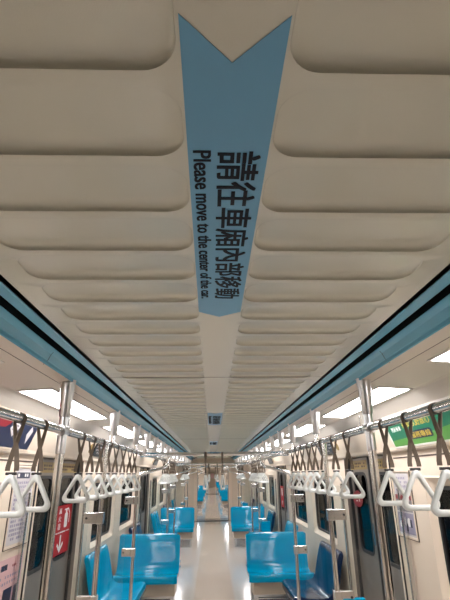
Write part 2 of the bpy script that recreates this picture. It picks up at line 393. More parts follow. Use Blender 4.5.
# end walls with gangway openings
def end_wall(name, y, hole=True):
    b = MB()
    if hole:
        for s in (-1, 1):
            b.box(s * 0.70, s * 1.50, y, y + 0.05, 0, 2.26); b.box(s * 0.60, s * 0.72, y - 0.03, y + 0.06, 0, 2.03, 1)
        b.box(-0.70, 0.70, y, y + 0.05, 1.96, 2.26); b.box(-0.60, 0.60, y - 0.03, y + 0.06, 1.94, 2.03, 1)
    else: b.box(-1.5, 1.5, y, y + 0.05, 0, 2.26)
    return struct(b.build(name, ['wall', 'jamb']))
end_wall('wall_far', 18.4); end_wall('wall_next_near', 19.14); end_wall('wall_next_far', 41.8); end_wall('wall_third_near', 42.54)
end_wall('wall_end', 64.0, False); end_wall('wall_back', -4.25, False)
b = MB(); 
for y0, y1 in ((18.45, 19.14), (41.85, 42.54)):
    n = 10
    for k in range(n):
        a0 = y0 + (y1 - y0) * k / n; a1 = a0 + (y1 - y0) / n; m_ = (a0 + a1) / 2
        for s in (-1, 1):
            b.add([(s * 0.60, a0, 0), (s * 0.64, m_, 0), (s * 0.64, m_, 1.96), (s * 0.60, a0, 1.96)], [(0, 1, 2, 3)]); b.add([(s * 0.64, m_, 0), (s * 0.60, a1, 0), (s * 0.60, a1, 1.96), (s * 0.64, m_, 1.96)], [(0, 1, 2, 3)])
        b.add([(-.64, a0, 1.96), (.64, a0, 1.96), (.64, m_, 2.0), (-.64, m_, 2.0)], [(0, 1, 2, 3)]); b.add([(-.64, m_, 2.0), (.64, m_, 2.0), (.64, a1, 1.96), (-.64, a1, 1.96)], [(0, 1, 2, 3)])
struct(b.build('wall_gangway_bellows', 'grey'))
b = MB()
for s in (-1, 1):
    b.add([(s * 2.1, -6, -1), (s * 2.1, 66, -1), (s * 2.1, 66, 3), (s * 2.1, -6, 3)], [(0, 1, 2, 3)])
struct(b.build('wall_tunnel', 'dark'))
e = thing('cab_door', (0, 63.97, 0), 'tiny brown door closing the far end of the train', 'door')
b = MB(); b.box(-0.35, 0.35, -0.03, 0, 0, 1.9); b.build('door_leaf', 'under', e); b = MB(); b.box(-0.2, 0.2, -0.035, -0.028, 1.1, 1.7); b.build('door_glass', 'pink', e)

# ------------------------------------------------------------------ ceiling lights
def light_proto(side, L=1.46):
    t = thing('ceiling_light', (0, 0, 0), 'x', 'ceiling light')
    x0, x1 = 0.965, 1.15; z = lambda x: cz(x)
    b = MB()
    f = 0.012
    for (a0, a1, y0, y1) in ((x0 - f, x0, -f, L + f), (x1, x1 + f, -f, L + f), (x0, x1, -f, 0), (x0, x1, L, L + f)):
        vs = []
        for dz in (-0.006, 0.004):
            vs += [(side * a0, y0, z(a0) + dz), (side * a1, y0, z(a1) + dz), (side * a1, y1, z(a1) + dz), (side * a0, y1, z(a0) + dz)]
        b.add(vs, [(0, 1, 2, 3), (4, 7, 6, 5), (0, 4, 5, 1), (1, 5, 6, 2), (2, 6, 7, 3), (3, 7, 4, 0)])
    b.build('light_frame', 'lampf', t)
    b = MB(); vs = []
    for dz in (-0.003, 0.002): vs += [(side * x0, 0, z(x0) + dz), (side * x1, 0, z(x1) + dz), (side * x1, L, z(x1) + dz), (side * x0, L, z(x0) + dz)]
    b.add(vs, [(0, 1, 2, 3), (4, 7, 6, 5), (0, 4, 5, 1), (1, 5, 6, 2), (2, 6, 7, 3), (3, 7, 4, 0)])
    b.build('diffuser', 'lamp', t)
    return t
LY = [2.63 + 2.13 * k for k in range(-1, 8)]
for s in (-1, 1):
    p = light_proto(s); first = True; n = 0
    for y in [v for v in LY if v < 16.9] + [19.9 + 2.13 * k for k in range(10)] + [43.5 + 3.2 * k for k in range(6)]:
        o = p if first else copy_tree(p); first = False; o.location = (0, y, 0)
        if y > 18:
            o['label'] = 'distant bright light panel in the %s side ceiling beyond the gangway' % SIDE[s]; o['group'] = 'far %s lights beyond the gangway' % SIDE[s]
        elif y < -0.0:
            o['label'] = 'long white light panel in the %s ceiling behind the viewer' % SIDE[s]; o['group'] = '%s lights behind the viewer' % SIDE[s]
        else:
            o['label'] = 'long white light panel set in the %s side ceiling, %s from the front' % (SIDE[s], ORD[n]); o['group'] = '%s ceiling lights' % SIDE[s]; n += 1

# ------------------------------------------------------------------ seats
def seat_bm(w, depth=0.52, h=0.85):
    path = [(0.035, 0.345), (0.004, 0.352), (0.0, 0.375), (0.0, 0.415), (0.012, 0.436), (0.05, 0.444), (0.14, 0.432), (0.26, 0.424), (0.34, 0.43), (0.385, 0.452),
            (0.41, 0.50), (0.43, 0.58), (0.455, 0.68), (0.478, 0.77), (0.497, h - 0.02), (0.508, h - 0.003), (0.522, h)]
    back = [(0.545, h - 0.006), (0.548, h - 0.03), (0.52, 0.72), (0.485, 0.56), (0.45, 0.44), (0.42, 0.395), (0.36, 0.385), (0.10, 0.395), (0.045, 0.385)]
    nU = 26; b = MB(); loop = path + back; n = len(loop)
    for i in range(nU + 1):
        u = i / nU; e = min(u, 1 - u) * w
        rnd = 0.0
        if e < 0.035: rnd = 1 - math.sqrt(max(0, 1 - (1 - e / 0.035) ** 2))
        two = 0.5 - 0.5 * math.cos(4 * PI * u)
        for (y, z) in loop:
            dz = -0.004 * two if 0.05 <= y <= 0.36 and z < 0.46 and z > 0.41 else 0
            dy = 0.004 * two if z > 0.5 else 0
            zz = z + dz
            if z > 0.6: zz -= rnd * 0.018 * ((z - 0.6) / (h - 0.6)) ** 2
            yy = y + dy
            if z < 0.5 and y < 0.1: yy += rnd * 0.03 * (1 - y / 0.1)
            b.v.append((u * w - w / 2, yy, zz))
    for i in range(nU):
        for k in range(n):
            k2 = (k + 1) % n; b.f.append((i * n + k, i * n + k2, (i + 1) * n + k2, (i + 1) * n + k)); b.mi.append(0)
    b.f.append(tuple(range(n))); b.f.append(tuple(nU * n + k for k in range(n))[::-1]); b.mi += [0, 0]
    return b
def seat_proto(w, m, name='bench_seat'):
    t = thing(name, (0, 0, 0), 'x', 'seat')
    seat_bm(w).build('seat_shell', m, t, smooth=True)
    b = MB(); b.box(-w / 2 + 0.05, w / 2 - 0.03, 0.10, 0.42, 0.20, 0.384); b.build('seat_box', 'under', t, bevel=0.01)
    b = MB(); b.box(-w / 2 + 0.08, w / 2 - 0.05, 0.14, 0.40, 0.0, 0.20); base = b.build('heater_base', 'steel', t, bevel=0.006)
    b = MB()
    for k in range(6): b.box(-w / 2 + 0.12, w / 2 - 0.09, 0.134, 0.141, 0.04 + k * 0.024, 0.048 + k * 0.024)
    b.build('grille_slots', 'black', base)
    return t
pt = seat_proto(0.83, 'seat'); pl = seat_proto(0.88, 'seat', 'long_seat'); pn = seat_proto(0.88, 'navy', 'long_seat')
XT = 0.44 + 0.415
used = {}
def put(proto, loc, rz, label, group):
    o = proto if proto.name not in used else copy_tree(proto)
    used.setdefault(proto.name, 1)
    o.location = loc; o.rotation_euler.z = rz; o['label'] = label; o['group'] = group
    return o
rowname = ['nearest', 'second', 'third']
for bi, c in enumerate(BAYS1 + BAYS2 + BAYS3):
    if bi == 0: continue
    for s in (-1, 1):
        far = bi > 2
        if not far:
            put(pt, (s * XT - (0.03 if s < 0 else 0), c - 0.60, 0), 0, 'teal two-person seat facing the viewer on the %s of the aisle, %s' % (SIDE[s], ['', 'nearest row', 'second row back'][bi]), 'teal seats facing the viewer')
            put(pt, (s * (XT + 0.035) - (0.02 if s < 0 else 0), c + 0.56, 0), PI, 'teal two-person seat turned away, behind the %s %s seat' % (['', 'nearest', 'second'][bi], SIDE[s]), 'teal seats facing away')
        else:
            put(pt, (s * XT - (0.03 if s < 0 else 0), c - 0.60, 0), 0, 'distant teal seat on the %s of the aisle beyond the gangway' % SIDE[s], 'far %s seats beyond the gangway' % SIDE[s])
            if bi < 6: put(pt, (s * (XT + 0.035) - (0.02 if s < 0 else 0), c + 0.56, 0), PI, 'distant teal seat on the %s of the aisle beyond the gangway' % SIDE[s], 'far %s seats beyond the gangway' % SIDE[s])
for bi, c in enumerate([7.08, 12.43, 17.4, 25.15]):
    for s in (-1, 1):
        row = ['nearest', 'second', 'third', 'far gangway'][bi]
        near_navy = (s == 1)
        rz = PI / 2 if s < 0 else -PI / 2
        rz = -rz
        # near one at c-1.53, far one at c+1.53
        p_ = pn if near_navy else pl
        y = c - 1.31 if bi != 2 else 16.42
        col = 'navy blue' if near_navy else 'teal'
        put(p_, (s * 0.81, y, 0), -s * PI / 2, '%s long seat against the %s wall in front of the %s seat bay' % (col, SIDE[s], row), 'long seats on the %s wall' % SIDE[s])
        if bi < 2:
            p_ = pl if near_navy else pn; col = 'teal' if near_navy else 'navy blue'
            put(p_, (s * 0.81, c + 1.33, 0), -s * PI / 2, '%s long seat against the %s wall behind the %s seat bay' % (col, SIDE[s], row), 'long seats on the %s wall' % SIDE[s])

# ------------------------------------------------------------------ rails, cups, poles
RX, RZ, RR = 0.83, 1.855, 0.0195
def rail(side, y0, y1, cups, label, name='overhead_rail'):
    t = thing(name, (side * RX, y0, RZ), label, 'handrail')
    b = MB(); b.tube([(0, 0, 0), (0, y1 - y0, 0)], RR, 16); b.build('rail_tube', 'steel', t, smooth=True)
    for c in cups:
        h = MB(); h.tube([(0, c - y0, 2.125 - RZ), (0, c - y0, 1.935 - RZ), (0, c - y0, 1.927 - RZ), (0, c - y0, 1.925 - RZ)], [0.041, 0.029, 0.027, 0.02], 24)
        cu = h.build('ceiling_socket', 'alu', t, smooth=True)
        h = MB(); h.tube([(0, c - y0, 0.08), (0, c - y0, 0.02)], 0.018, 14); h.tube([(0, c - y0 - 0.035, 0), (0, c - y0 + 0.035, 0)], 0.0245, 16)
        h.build('rail_clamp', 'steel', cu, smooth=True)
    return t
CUPS1 = [1.2, 2.5, 3.79, 4.95, 5.8, 6.6, 7.6, 8.5, 9.3, 10.4, 11.4, 12.4, 13.6, 14.6, 15.9, 17.2]
for s in (-1, 1):
    rail(s, -3.0, 18.3, CUPS1, 'stainless overhead handrail along the %s side, carrying the strap handles' % SIDE[s])
    rail(s, 19.4, 41.6, [20.6 + 2.6 * k for k in range(8)], 'distant overhead handrail on the %s side beyond the gangway' % SIDE[s])
for k, y in enumerate((5.3, 10.65, 16.0)):
    t = thing('cross_rail', (0, y, 1.84), 'steel crossbar spanning the aisle overhead between the side rails, %s from the front' % ORD[k], 'handrail', 'overhead crossbars')
    b = MB(); b.tube([(-RX, 0, 0), (RX, 0, 0)], 0.021, 16); b.build('rail_tube', 'steel', t, smooth=True)
    for s in (-1, 1):
        b = MB(); b.tube([(s * RX, -0.05, 0.012), (s * RX, 0.05, 0.012)], 0.03, 16); b.tube([(s * (RX - 0.07), 0, 0), (s * RX, 0, 0)], 0.026, 16); b.build('rail_clamp', 'steel', t, smooth=True)
# straight floor-to-rail poles
def pole(x, y, label):
    t = thing('grab_pole', (x, y, 0), label, 'pole', 'grab poles')
    b = MB(); b.tube([(0, 0, 0.0), (0, 0, RZ - 0.03)], 0.0215, 16); b.build('pole_tube', 'steel', t, smooth=True)
    b = MB(); b.tube([(0, 0, RZ - 0.12), (0, 0, RZ - 0.115), (0, 0, RZ + 0.10), (0, 0, RZ + 0.105)], [0.02, 0.0245, 0.0245, 0.018], 16)
    b.tube([(0, -0.045, RZ), (0, 0.045, RZ)], 0.0275, 18); b.build('tee_joint', 'alu', t, smooth=True)
    b = MB(); b.tube([(0, 0, 0), (0, 0, 0.012), (0, 0, 0.02)], [0.045, 0.045, 0.024], 18); b.build('floor_flange', 'steel', t, smooth=True)
    return t
for s in (-1, 1):
    pole(s * RX, 2.5, 'nearest steel pole hanging from the %s overhead rail, down to the floor' % SIDE[s])
# draft screens beside each doorway
def screen(side, y, far, label, lower=False):
    t = thing('draft_screen', (side * RX, y, 0), label, 'glass screen', 'glass draft screens by the doors')
    s = side
    b = MB()
    if far:
        pts = [(0, 0, 0), (0, 0, 1.58)]
        for k in range(1, 7):
            a = k / 6 * PI * 0.42; pts.append((-s * 0.06 * (1 - math.cos(a)), 0, 1.58 + 0.06 * math.sin(a)))
        pts += [(-s * 0.27, 0.03, 1.70)]
        for k in range(1, 6):
            a = k / 5 * PI * 0.45; pts.append((-s * (0.27 + 0.035 * math.sin(a)), 0.03 + 0.12 * k / 5, 1.70 + 0.045 * (1 - math.cos(a))))
        pts.append((-s * 0.31, 0.15, 1.83))
        b.tube(pts, 0.0165, 14)
    else: b.tube([(0, 0, 0), (0, 0, RZ - 0.01)], 0.0175, 14)
    b.build('pole_tube', 'steel', t, smooth=True)
    b = MB(); b.tube([(0, 0, 0), (0, 0, 0.012), (0, 0, 0.02)], [0.04, 0.04, 0.02], 16); b.build('floor_flange', 'steel', t, smooth=True)
    b = MB(); b.prism(rrect(0.085, 0.525, 0.40, 1.50, 0.03), lambda a, c, d: (s * a, -0.005 + d, c), 0.009); b.build('glass_panel', 'glass', t)
    for z in ((1.38, 0.90) if far else (1.345, 0.835)):
        b = MB(); b.box(-s * 0.024, s * 0.024, -0.024, 0.024, z - 0.038, z + 0.038); b.box(s * 0.024, s * 0.115, -0.014, 0.014, z - 0.036, z + 0.036)
        cl = b.build('glass_clamp', 'steel', t, bevel=0.003)
        b = MB(); b.tube([(s * 0.095, -0.019, z), (s * 0.095, -0.013, z)], 0.008, 10); b.build('bolt', 'clip', cl)
    b = MB(); b.box(s * 0.52, s * 0.545, -0.015, 0.015, 0.0, 1.52); b.build('wall_post', 'steel', t, bevel=0.003)
    if lower:
        b = MB(); b.box(s * 0.03, s * 0.19, -0.02, 0.02, 0.30, 0.83); b.build('modesty_panel', 'seat', t, bevel=0.01)
    return t
for k, d in enumerate(DOORS1[1:]):
    for s in (-1, 1):
        w = ['nearest', 'second', 'third'][k]
        screen(s, d - 0.84, False, 'clear draft screen with straight pole, front side of the %s %s doorway' % (w, SIDE[s]), lower=(s == 1))
        screen(s, d + 0.75, True, 'clear draft screen with bent-top pole, back side of the %s %s doorway' % (w, SIDE[s]))
for s in (-1, 1):
    for d in DOORS2[:2]:
        o = screen(s, d + 0.75, True, 'distant draft screen on the %s beyond the gangway' % SIDE[s]); o['group'] = 'far %s draft screens' % SIDE[s]
# thin curved tube above each doorway
def door_tube(side, d, label):
    t = thing('door_grab_rail', (side * 1.17, d - 0.72, 2.0), label, 'handrail', 'thin tubes above the doors')
    L = 1.55; pts = [(0, 0, 0.06), (0, 0.005, 0.0), (0, 0.03, -0.03)] + [(0, 0.06 + k * (L - 0.12) / 6, -0.036) for k in range(7)] + [(0, L - 0.03, -0.03), (0, L - 0.005, 0), (0, L, 0.06)]
    b = MB(); b.tube(pts, 0.008, 10); b.build('rail_tube', 'steel', t, smooth=True); return t
for k, d in enumerate(DOORS1[1:]):
    for s in (-1, 1): door_tube(s, d, 'thin steel tube curving under the ceiling above the %s %s doorway' % (['nearest', 'second', 'third'][k], SIDE[s]))

# ------------------------------------------------------------------ strap handles
def ring_mb():
    b = MB()
    def tri(w, zt, zb, r, n=7):             # rounded triangle outline, apex up
        P = [(0, zt), (-w, zb), (w, zb)]; R = [r * 0.75, r, r]; out = []
        for i in range(3):
            p = Vector(P[i]); a = (Vector(P[i - 1]) - p).normalized(); c = (Vector(P[(i + 1) % 3]) - p).normalized()
            half = math.acos(max(-1, min(1, a.dot(c)))) / 2; cen = p + (a + c).normalized() * (R[i] / math.sin(half))
            t0 = p + a * (R[i] / math.tan(half)); t1 = p + c * (R[i] / math.tan(half))
            a0 = math.atan2(t0.y - cen.y, t0.x - cen.x); a1 = math.atan2(t1.y - cen.y, t1.x - cen.x)
            while a1 - a0 > PI: a1 -= 2 * PI
            while a1 - a0 < -PI: a1 += 2 * PI
            for k in range(n):
                q = a0 + (a1 - a0) * k / (n - 1); out.append((cen.x + R[i] * math.cos(q), cen.y + R[i] * math.sin(q)))
            # edge subdivisions
            nxt = Vector(P[(i + 1) % 3])
        return out
    O = tri(0.098, 0.020, -0.160, 0.026); I = tri(0.066, -0.026, -0.137, 0.014)
    n = len(O); K = 10
    for k in range(K):
        th = 2 * PI * k / K
        for i in range(n):
            cxm, czm = (O[i][0] + I[i][0]) / 2, (O[i][1] + I[i][1]) / 2; hx, hz = (O[i][0] - I[i][0]) / 2, (O[i][1] - I[i][1]) / 2
            ct, st = math.cos(th), math.sin(th)
            sq = lambda v: math.copysign(abs(v) ** 0.75, v)
            b.v.append((cxm + hx * sq(ct), 0.0125 * sq(st), czm + hz * sq(ct)))
    for k in range(K):
        k2 = (k + 1) % K
        for i in range(n):
            i2 = (i + 1) % n; b.f.append((k * n + i, k * n + i2, k2 * n + i2, k2 * n + i)); b.mi.append(0)
    return b
def belt_mb(side):
    b = MB(); zb = -0.205; hw = 0.0085; th = 0.0022
    for sg in (-1, 1):
        pts = []
        for k in range(9):                                  # over the rail
            a = PI / 2 - sg * k / 8 * PI * 0.62; pts.append((0.0225 * math.cos(a), 0.0225 * math.sin(a)))
        x0, z0 = pts[-1]
        for k in range(1, 13):
            u = k / 12; z = z0 + (zb - z0) * u
            xx = sg * (0.0205 * (1 - u / 0.48) if u < 0.48 else -0.019 * min(1, (u - 0.48) / 0.45) ** 0.8)
            yy = sg * 0.002
            pts.append((xx if u > 0.06 else x0 * 0.98, z))
        o = len(b.v); N = len(pts)
        for i, (x, z) in enumerate(pts):
            x2, z2 = pts[min(i + 1, N - 1)]; x1, z1 = pts[max(i - 1, 0)]
            t = Vector((x2 - x1, z2 - z1)).normalized(); nn = Vector((-t.y, t.x)) * th * 0.5
            u = max(0, (i - 9) / (N - 9)); ang = (0.35 + 0.85 * min(1, u * 1.6)) * i / 9 if i < 9 else 0.35 + 0.85 * min(1, u * 1.6)
            if i < 9: ang = 0.35 * i / 9
            wy = math.cos(ang) * hw; wx = -side * math.sin(ang) * hw
            for a, c in ((-1, -1), (1, -1), (1, 1), (-1, 1)):
                b.v.append((x + nn.x * c + wx * a, wy * a + sg * 0.0015, z + nn.y * c))
        for i in range(N - 1):
            for k in range(4):
                k2 = (k + 1) % 4; b.f.append((o + i * 4 + k, o + i * 4 + k2, o + (i + 1) * 4 + k2, o + (i + 1) * 4 + k)); b.mi.append(0)
    return b
def strap_proto(side):
    t = thing('strap_handle', (0, 0, 0), 'x', 'strap handle')
    bl = belt_mb(side).build('belt', 'belt', t, smooth=False)
    b = MB(); b.tube([(0, -0.016, 0.0), (0, 0.016, 0.0)], 0.0212, 18, caps=False); b.build('rail_sleeve', 'clip', bl, smooth=True)
    r = ring_mb().build('ring', 'ring', t, smooth=True, loc=(0, 0, -0.215))
    b = MB(); b.box(-0.022, 0.022, -0.007, 0.007, -0.006, 0.005); b.build('ring_clip', 'clip', r, bevel=0.002)
    return t
sp = {s: strap_proto(s) for s in (-1, 1)}; sp_used = {-1: False, 1: False}
def strap(x, y, label, group, rz=None, z=RZ):
    k = -1 if x < 0 else 1
    o = sp[k] if not sp_used[k] else copy_tree(sp[k]); sp_used[k] = True
    o.location = (x, y, z); o.rotation_euler = (random.uniform(-0.03, 0.03), 0, rz if rz is not None else random.uniform(-0.12, 0.12))
    o['label'] = label; o['group'] = group
LSTR = [1.93, 2.2, 2.88, 3.14, 3.41, 3.67, 3.95, 4.28, 4.62, 4.92]
RSTR = [1.73, 2.0, 2.29, 2.95, 3.28, 3.64, 3.92, 4.16, 4.47, 4.74, 5.0]
for s, lst in ((-1, LSTR), (1, RSTR)):
    n = 0
    for y in lst:
        if y < 2.5:
            q = [v for v in lst if v < 2.5]; i = len(q) - 1 - q.index(y)
            strap(s * RX, y, 'white triangular strap handle before the nearest %s pole, %s from that pole' % (SIDE[s], ORD[i]), 'white strap handles on the %s rail' % SIDE[s])
        else:
            strap(s * RX, y, 'white triangular strap handle past the nearest %s pole, %s from that pole' % (SIDE[s], ORD[n]), 'white strap handles on the %s rail' % SIDE[s]); n += 1
    for k in range(9): strap(s * RX, 7.9 + 0.29 * k, 'small white strap handle in the second bunch on the %s rail, %s of nine' % (SIDE[s], ORD[k]), 'second bunch on the %s rail' % SIDE[s])
    for k in range(9): strap(s * RX, 13.25 + 0.29 * k, 'tiny white strap handle in the third bunch on the %s rail' % SIDE[s], 'third bunch on the %s rail' % SIDE[s])
    for k in range(6): strap(s * RX, 21.4 + 0.4 * k, 'tiny distant strap handle on the %s beyond the gangway' % SIDE[s], 'far %s bunch beyond the gangway' % SIDE[s])
for k, y in enumerate((5.3, 10.65, 16.0)):
    for x in (-0.105, 0.085):
        strap(x, y, 'white strap handle seen edge-on, %s of the two on the %s aisle crossbar' % ('left' if x < 0 else 'right', ORD[k]), 'strap handles on the crossbars', rz=PI / 2 + (0.28 if x < 0 else -0.28), z=1.84)

# ------------------------------------------------------------------ ceiling stickers
def arrow(y0, label):
    t = thing('arrow_sticker', (0.0, y0, CZ), label, 'sticker', 'blue arrow stickers on the ceiling')
    z = -0.0012
    b = MB(); b.prism([(-0.075, 0.0), (0.0, 0.075), (0.077, 0.0), (0.0775, 1.165), (-0.002, 1.222), (-0.0795, 1.165)], lambda a, c, d: (a, c, z - 0.0004 + d), 0.0008)
    b.build('sticker_sheet', 'blue', t)
    text_mesh('chinese_lettering', '請往車廂內部移動', 'ink', t, (-0.020, 0.270, z - 0.0010), (0, 1, 0), (1, 0, 0), (0, 0, -1), 0.755, 0.083, bold=0.0011)
    text_mesh('english_lettering', 'Please move to the center of the car.', 'ink', t, (-0.066, 0.268, z - 0.0010), (0, 1, 0), (1, 0, 0), (0, 0, -1), 0.755, 0.034, bold=0.0006)
    return t
ap = arrow(0.412, 'large blue arrow sticker on the ceiling overhead, with black Chinese and English lettering')
dup(ap, (0.0, 4.55, CZ), 'small blue arrow sticker on the ceiling far ahead of the large one')
dup(ap, (0.0, 8.7, CZ), 'tiny pale arrow sticker on the ceiling near the crossbar')

# ------------------------------------------------------------------ posters and adverts (local a = along the wall, c = up)
def bars(b, f3, a0, a1, c0, c1, rows, cols, fill=0.6, d=0.0012, mi=0, jit=0.3):
    for r in range(rows):
        for k in range(cols):
            if random.random() < 0.12: continue
            aw = (a1 - a0) / cols; cw = (c1 - c0) / rows
            x = a0 + aw * (k + 0.1); w = aw * fill * random.uniform(1 - jit, 1 + jit); z = c0 + cw * (r + 0.2); h = cw * fill
            b.prism([(x, z), (min(x + w, a1), z), (min(x + w, a1), z + h), (x, z + h)], f3, d, mi)
def wall_f(s, x=WX): return lambda a, c, d: (s * (x - d), a, c)
def frame_mb(f3, a0, a1, c0, c1, w, d):
    b = MB()
    for p in ((a0, a1, c0, c0 + w), (a0, a1, c1 - w, c1), (a0, a0 + w, c0 + w, c1 - w), (a1 - w, a1, c0 + w, c1 - w)):
        b.prism([(p[0], p[2]), (p[1], p[2]), (p[1], p[3]), (p[0], p[3])], f3, d)
    return b
def sheet(f3, a0, a1, c0, c1, d): b = MB(); b.prism([(a0, c0), (a1, c0), (a1, c1), (a0, c1)], f3, d); return b
f0 = lambda a, c, d: (-(WX - 0.001) + d, a, c)
# left: framed map poster
t = thing('poster', (0, 0, 0), 'framed route-map poster with blue heading on the left wall beside the nearest door', 'poster')
fl = lambda a, c, d: (-WX + d, a, c); fr_ = lambda a, c, d: (WX - d, a, c)
sheet(fl, 3.34, 3.69, 1.20, 1.68, 0.004).build('sheet', 'paper', t)
b = MB(); b.prism([(3.37, 1.615), (3.60, 1.615), (3.60, 1.655), (3.37, 1.655)], lambda a, c, d: fl(a, c, 0.004 + d), 0.001); b.build('heading', 'navyp', t)
b = MB(); bars(b, lambda a, c, d: fl(a, c, 0.005 + d), 3.38, 3.58, 1.62, 1.65, 1, 5, 0.7, 0.001); b.build('heading_text', 'white', t)
b = MB(); bars(b, lambda a, c, d: fl(a, c, 0.004 + d), 3.37, 3.67, 1.22, 1.60, 14, 9, 0.6, 0.001); b.build('map_print', 'lilac', t)
frame_mb(fl, 3.32, 3.71, 1.18, 1.70, 0.012, 0.010).build('frame', 'wall', t)
b = MB()
for p in ((3.315, 3.715, 1.174, 1.18), (3.315, 3.715, 1.70, 1.706), (3.314, 3.32, 1.174, 1.706), (3.71, 3.716, 1.174, 1.706)): b.prism([(p[0], p[2]), (p[1], p[2]), (p[1], p[3]), (p[0], p[3])], fl, 0.006)
b.build('frame_outer_line', 'seam', t)  # thin dark brown line around the frame
# left: pink notice
t = thing('notice', (0, 0, 0), 'pink and white printed notice low on the left wall under the map poster', 'poster')
sheet(fl, 3.24, 3.69, 0.50, 1.12, 0.004).build('sheet', 'pink', t)
g = lambda a, c, d: fl(a, c, 0.004 + d)
sheet(g, 3.24, 3.69, 0.50, 0.78, 0.0006).build('lower_sheet', 'paper', t)
b = MB(); bars(b, g, 3.33, 3.49, 1.045, 1.085, 1, 3, 0.85, 0.001); b.build('bold_text', 'navyp', t)
b = MB(); bars(b, g, 3.51, 3.64, 1.055, 1.075, 1, 6, 0.7, 0.001); b.build('red_text', 'dredp', t)
b = MB(); bars(b, g, 3.30, 3.64, 0.96, 1.03, 2, 9, 0.45, 0.001); b.build('small_text', 'lilac', t)
b = MB(); b.prism([(3.38, 0.66), (3.53, 0.66), (3.55, 0.94), (3.42, 0.94)], g, 0.0014); b.build('picture', 'navyp', t)
# right: framed photo poster
t = thing('poster', (0, 0, 0), 'framed notice with crowd photo on the right wall between the window and door', 'poster')
sheet(fr_, 3.42, 3.72, 1.20, 1.62, 0.004).build('sheet', 'paper', t)
g = lambda a, c, d: fr_(a, c, 0.004 + d)
sheet(g, 3.43, 3.71, 1.44, 1.47, 0.0008).build('red_band', 'dredp', t); sheet(g, 3.43, 3.71, 1.36, 1.44, 0.0008).build('picture', 'grey', t)
sheet(g, 3.43, 3.71, 1.215, 1.35, 0.0008).build('lower_picture', 'lilac', t)
b = MB()
for (a, c, r) in ((3.52, 1.29, 0.03), (3.60, 1.31, 0.035), (3.66, 1.27, 0.025)):
    b.prism([(a + r * math.cos(q * PI / 5), c + r * math.sin(q * PI / 5)) for q in range(10)], lambda x, y, d: g(x, y, 0.0008 + d), 0.0008)
b.build('figures', 'white', t)
b = MB(); b.prism([(3.55, 1.23), (3.59, 1.23), (3.59, 1.28), (3.55, 1.28)], lambda x, y, d: g(x, y, 0.0008 + d), 0.0012); b.prism([(3.47, 1.26), (3.50, 1.26), (3.50, 1.31), (3.47, 1.31)], lambda x, y, d: g(x, y, 0.0008 + d), 0.0012); b.build('figure_clothes', 'navyp', t)
b = MB(); bars(b, g, 3.46, 3.69, 1.49, 1.60, 4, 7, 0.55, 0.001); b.build('text', 'lilac', t)
frame_mb(fr_, 3.40, 3.74, 1.185, 1.64, 0.012, 0.010).build('frame', 'wall', t)
b = MB()
for p in ((3.395, 3.745, 1.179, 1.185), (3.394, 3.40, 1.179, 1.64), (3.74, 3.746, 1.179, 1.64)): b.prism([(p[0], p[2]), (p[1], p[2]), (p[1], p[3]), (p[0], p[3])], fr_, 0.006)
b.build('frame_outer_line', 'seam', t)  # same brown line along the frame's bottom and sides
# small slim sticker by right door
t = tag(sheet(fr_, 3.755, 3.785, 1.35, 1.74, 0.002).build('vertical_label', 'white'), 'slim white label with red top beside the nearest right door', 'sticker')
b = sheet(lambda a, c, d: fr_(a, c, 0.002 + d), 3.755, 3.785, 1.66, 1.735, 0.001).build('red_heading', 'redp', t)
